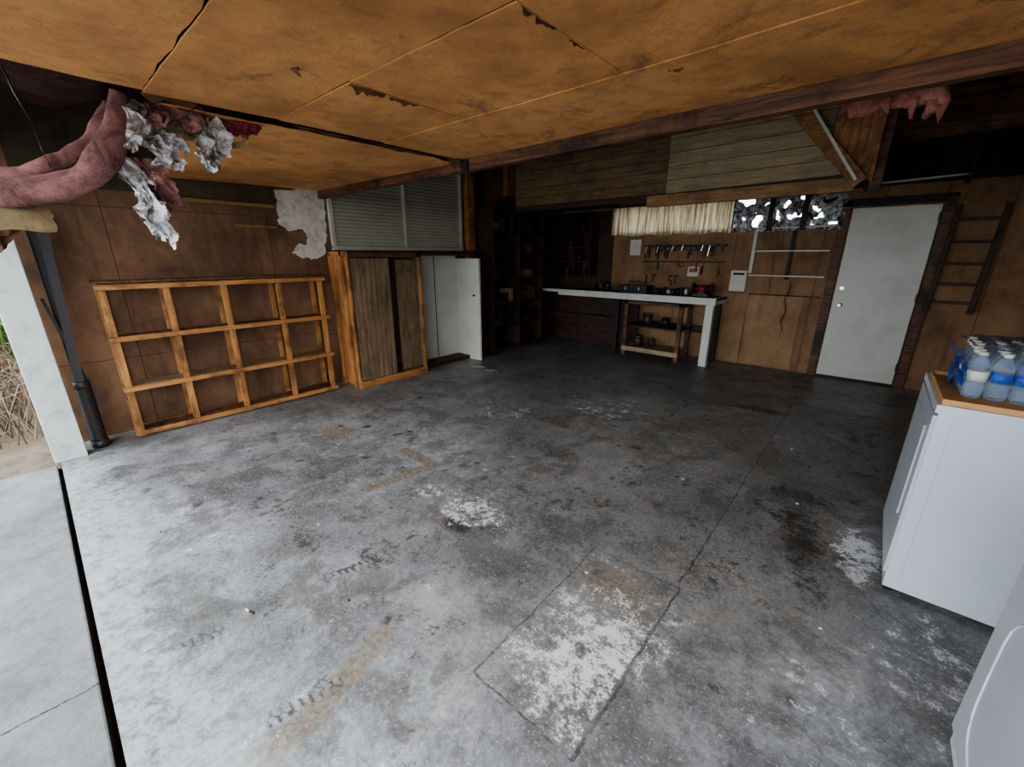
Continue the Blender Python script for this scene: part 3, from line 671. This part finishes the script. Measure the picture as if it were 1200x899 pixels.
b = B("cardboard_tray"); b.box(.285, .84, 2.318, 2.90, .926, .932, CARD)
b.box(.285, .84, 2.318, 2.324, .932, .948, CARD); b.box(.285, .291, 2.324, 2.90, .932, .948, CARD); b.box(.291, .84, 2.894, 2.90, .932, .948, CARD)
b.done()
b = B("water_bottle_pack")
for i in range(7):
    for j in range(6):
        x = .38 + i * .068; y = 2.50 + j * .068; z = .9335
        R_ = [(0, .028), (.01, .032), (.05, .032), (.055, .030), (.065, .032), (.13, .032), (.155, .026), (.172, .013), (.178, .0125)]
        if x > .82: continue
        b.tube([(x, y, z + a) for a, _ in R_], [r for _, r in R_], CLEAR, 12)
        b.cyl((x, y, z + .072), (x, y, z + .112), .0325, BLUE if (i + 2 * j) % 3 else PAPER, 12)
        b.cyl((x, y, z + .177), (x, y, z + .192), .0145, PAPER, 10)
def wrap(u, v):
    p = Vector((.335 + .012 * math.sin(v * 5), 2.45 + u * .44, .94 + v * .17)); return p + noise.noise_vector(p * 18) * .014
b.grid(wrap, 20, 10, BLUE, False, lambda u, v: noise.noise(Vector((u * 5, v * 5, 1))) > -.02)
def film(u, v):
    p = Vector((.345 + u * .48, 2.455, .945 + v * .185)); return p + noise.noise_vector(p * 16) * .016
b.grid(film, 24, 12, FILM, False)
def film2(u, v):
    p = Vector((.345 + u * .48, 2.455 + v * .43, 1.13 + .01)); return p + noise.noise_vector(p * 16) * .02
b.grid(film2, 24, 20, FILM, False)
b.done()

# ---------------------------------------------------------------- small floor things
b = B("extension_cord")
b.tube(cr([Vector(p) for p in [(-4.1, 3.85, .006), (-3.95, 3.95, .006), (-3.8, 3.85, .006), (-3.72, 3.92, .006), (-3.60, 3.85, .006)]], 8), .006, CREAM, 6); b.done()
b = B("floor_debris")
rng = random.Random(4)
for _ in range(26):
    x, y, w = rng.uniform(-4, .1), rng.uniform(.1, 3.5), rng.uniform(.003, .008); b.bar((x, y, .003), (x + w * 2, y + rng.uniform(-w, w), .004), w, .004, rng.choice([PAPER, DARKW, OAK_Z]))
b.bar((-1.81, .32, .005), (-1.785, .33, .005), .006, .009, TORN); b.bar((-1.835, .315, .005), (-1.81, .32, .005), .005, .008, PAPER); b.done()

# ---------------------------------------------------------------- outdoor dry brush
STRAW = paint("dry_straw", (.34, .27, .18), (.15, .11, .07), .6, .9, 5); TWIG = paint("twig", (.13, .09, .06), (.06, .04, .03), .6, .9, 5); GREEN = paint("green_leaf", (.10, .20, .03), (.05, .10, .02), .6, .7, 5)
b = B("dry_brush")
rng = random.Random(9)
for i in range(6500):
    x = rng.uniform(-10, -5.15); y = rng.uniform(-4.2, -.2 if x > -5.6 else .7)
    h = rng.uniform(.25, .75) + .14 * (-5 - x); m = STRAW if rng.random() < .5 else TWIG
    if x < -7.5 and rng.random() < .5: m = GREEN; h += .6
    w = rng.uniform(.003, .008) * (2.2 if m is GREEN else 1); p = Vector((x, y, -.03)); dx, dy = rng.uniform(-.7, .7), rng.uniform(-.7, .7)
    q = p + Vector((dx * h * .4, dy * h * .4, h * .6)); r = q + Vector((dx * h * .8, dy * h * .8, h * .3 * rng.uniform(-.6, 1)))
    q.x = min(q.x, -4.97); r.x = min(r.x, -4.97); r.z = max(r.z, 0)
    s_ = Vector((rng.uniform(-1, 1), rng.uniform(-1, 1), 0)).normalized() * w
    b.face([p - s_, p + s_, q + s_, q - s_], m); b.face([q - s_, q + s_, r], m)
b.done(normals=False)

# ---------------------------------------------------------------- light
w = bpy.data.worlds.new("sky"); bpy.context.scene.world = w; w.use_nodes = True; nt = w.node_tree
bg = nt.nodes["Background"]; bg.inputs[0].default_value = (.86, .93, 1.0, 1); bg.inputs[1].default_value = 5.3

cd = bpy.data.cameras.new("camera"); co = bpy.data.objects.new("camera", cd); SC.objects.link(co)
cd.sensor_width = 36; cd.lens = 482 * 36 / 1200; cd.clip_start = .02
co.location = (0, 0, 1.5); co.rotation_euler = (math.radians(90 - 17.3), 0, math.radians(41)); bpy.context.scene.camera = co
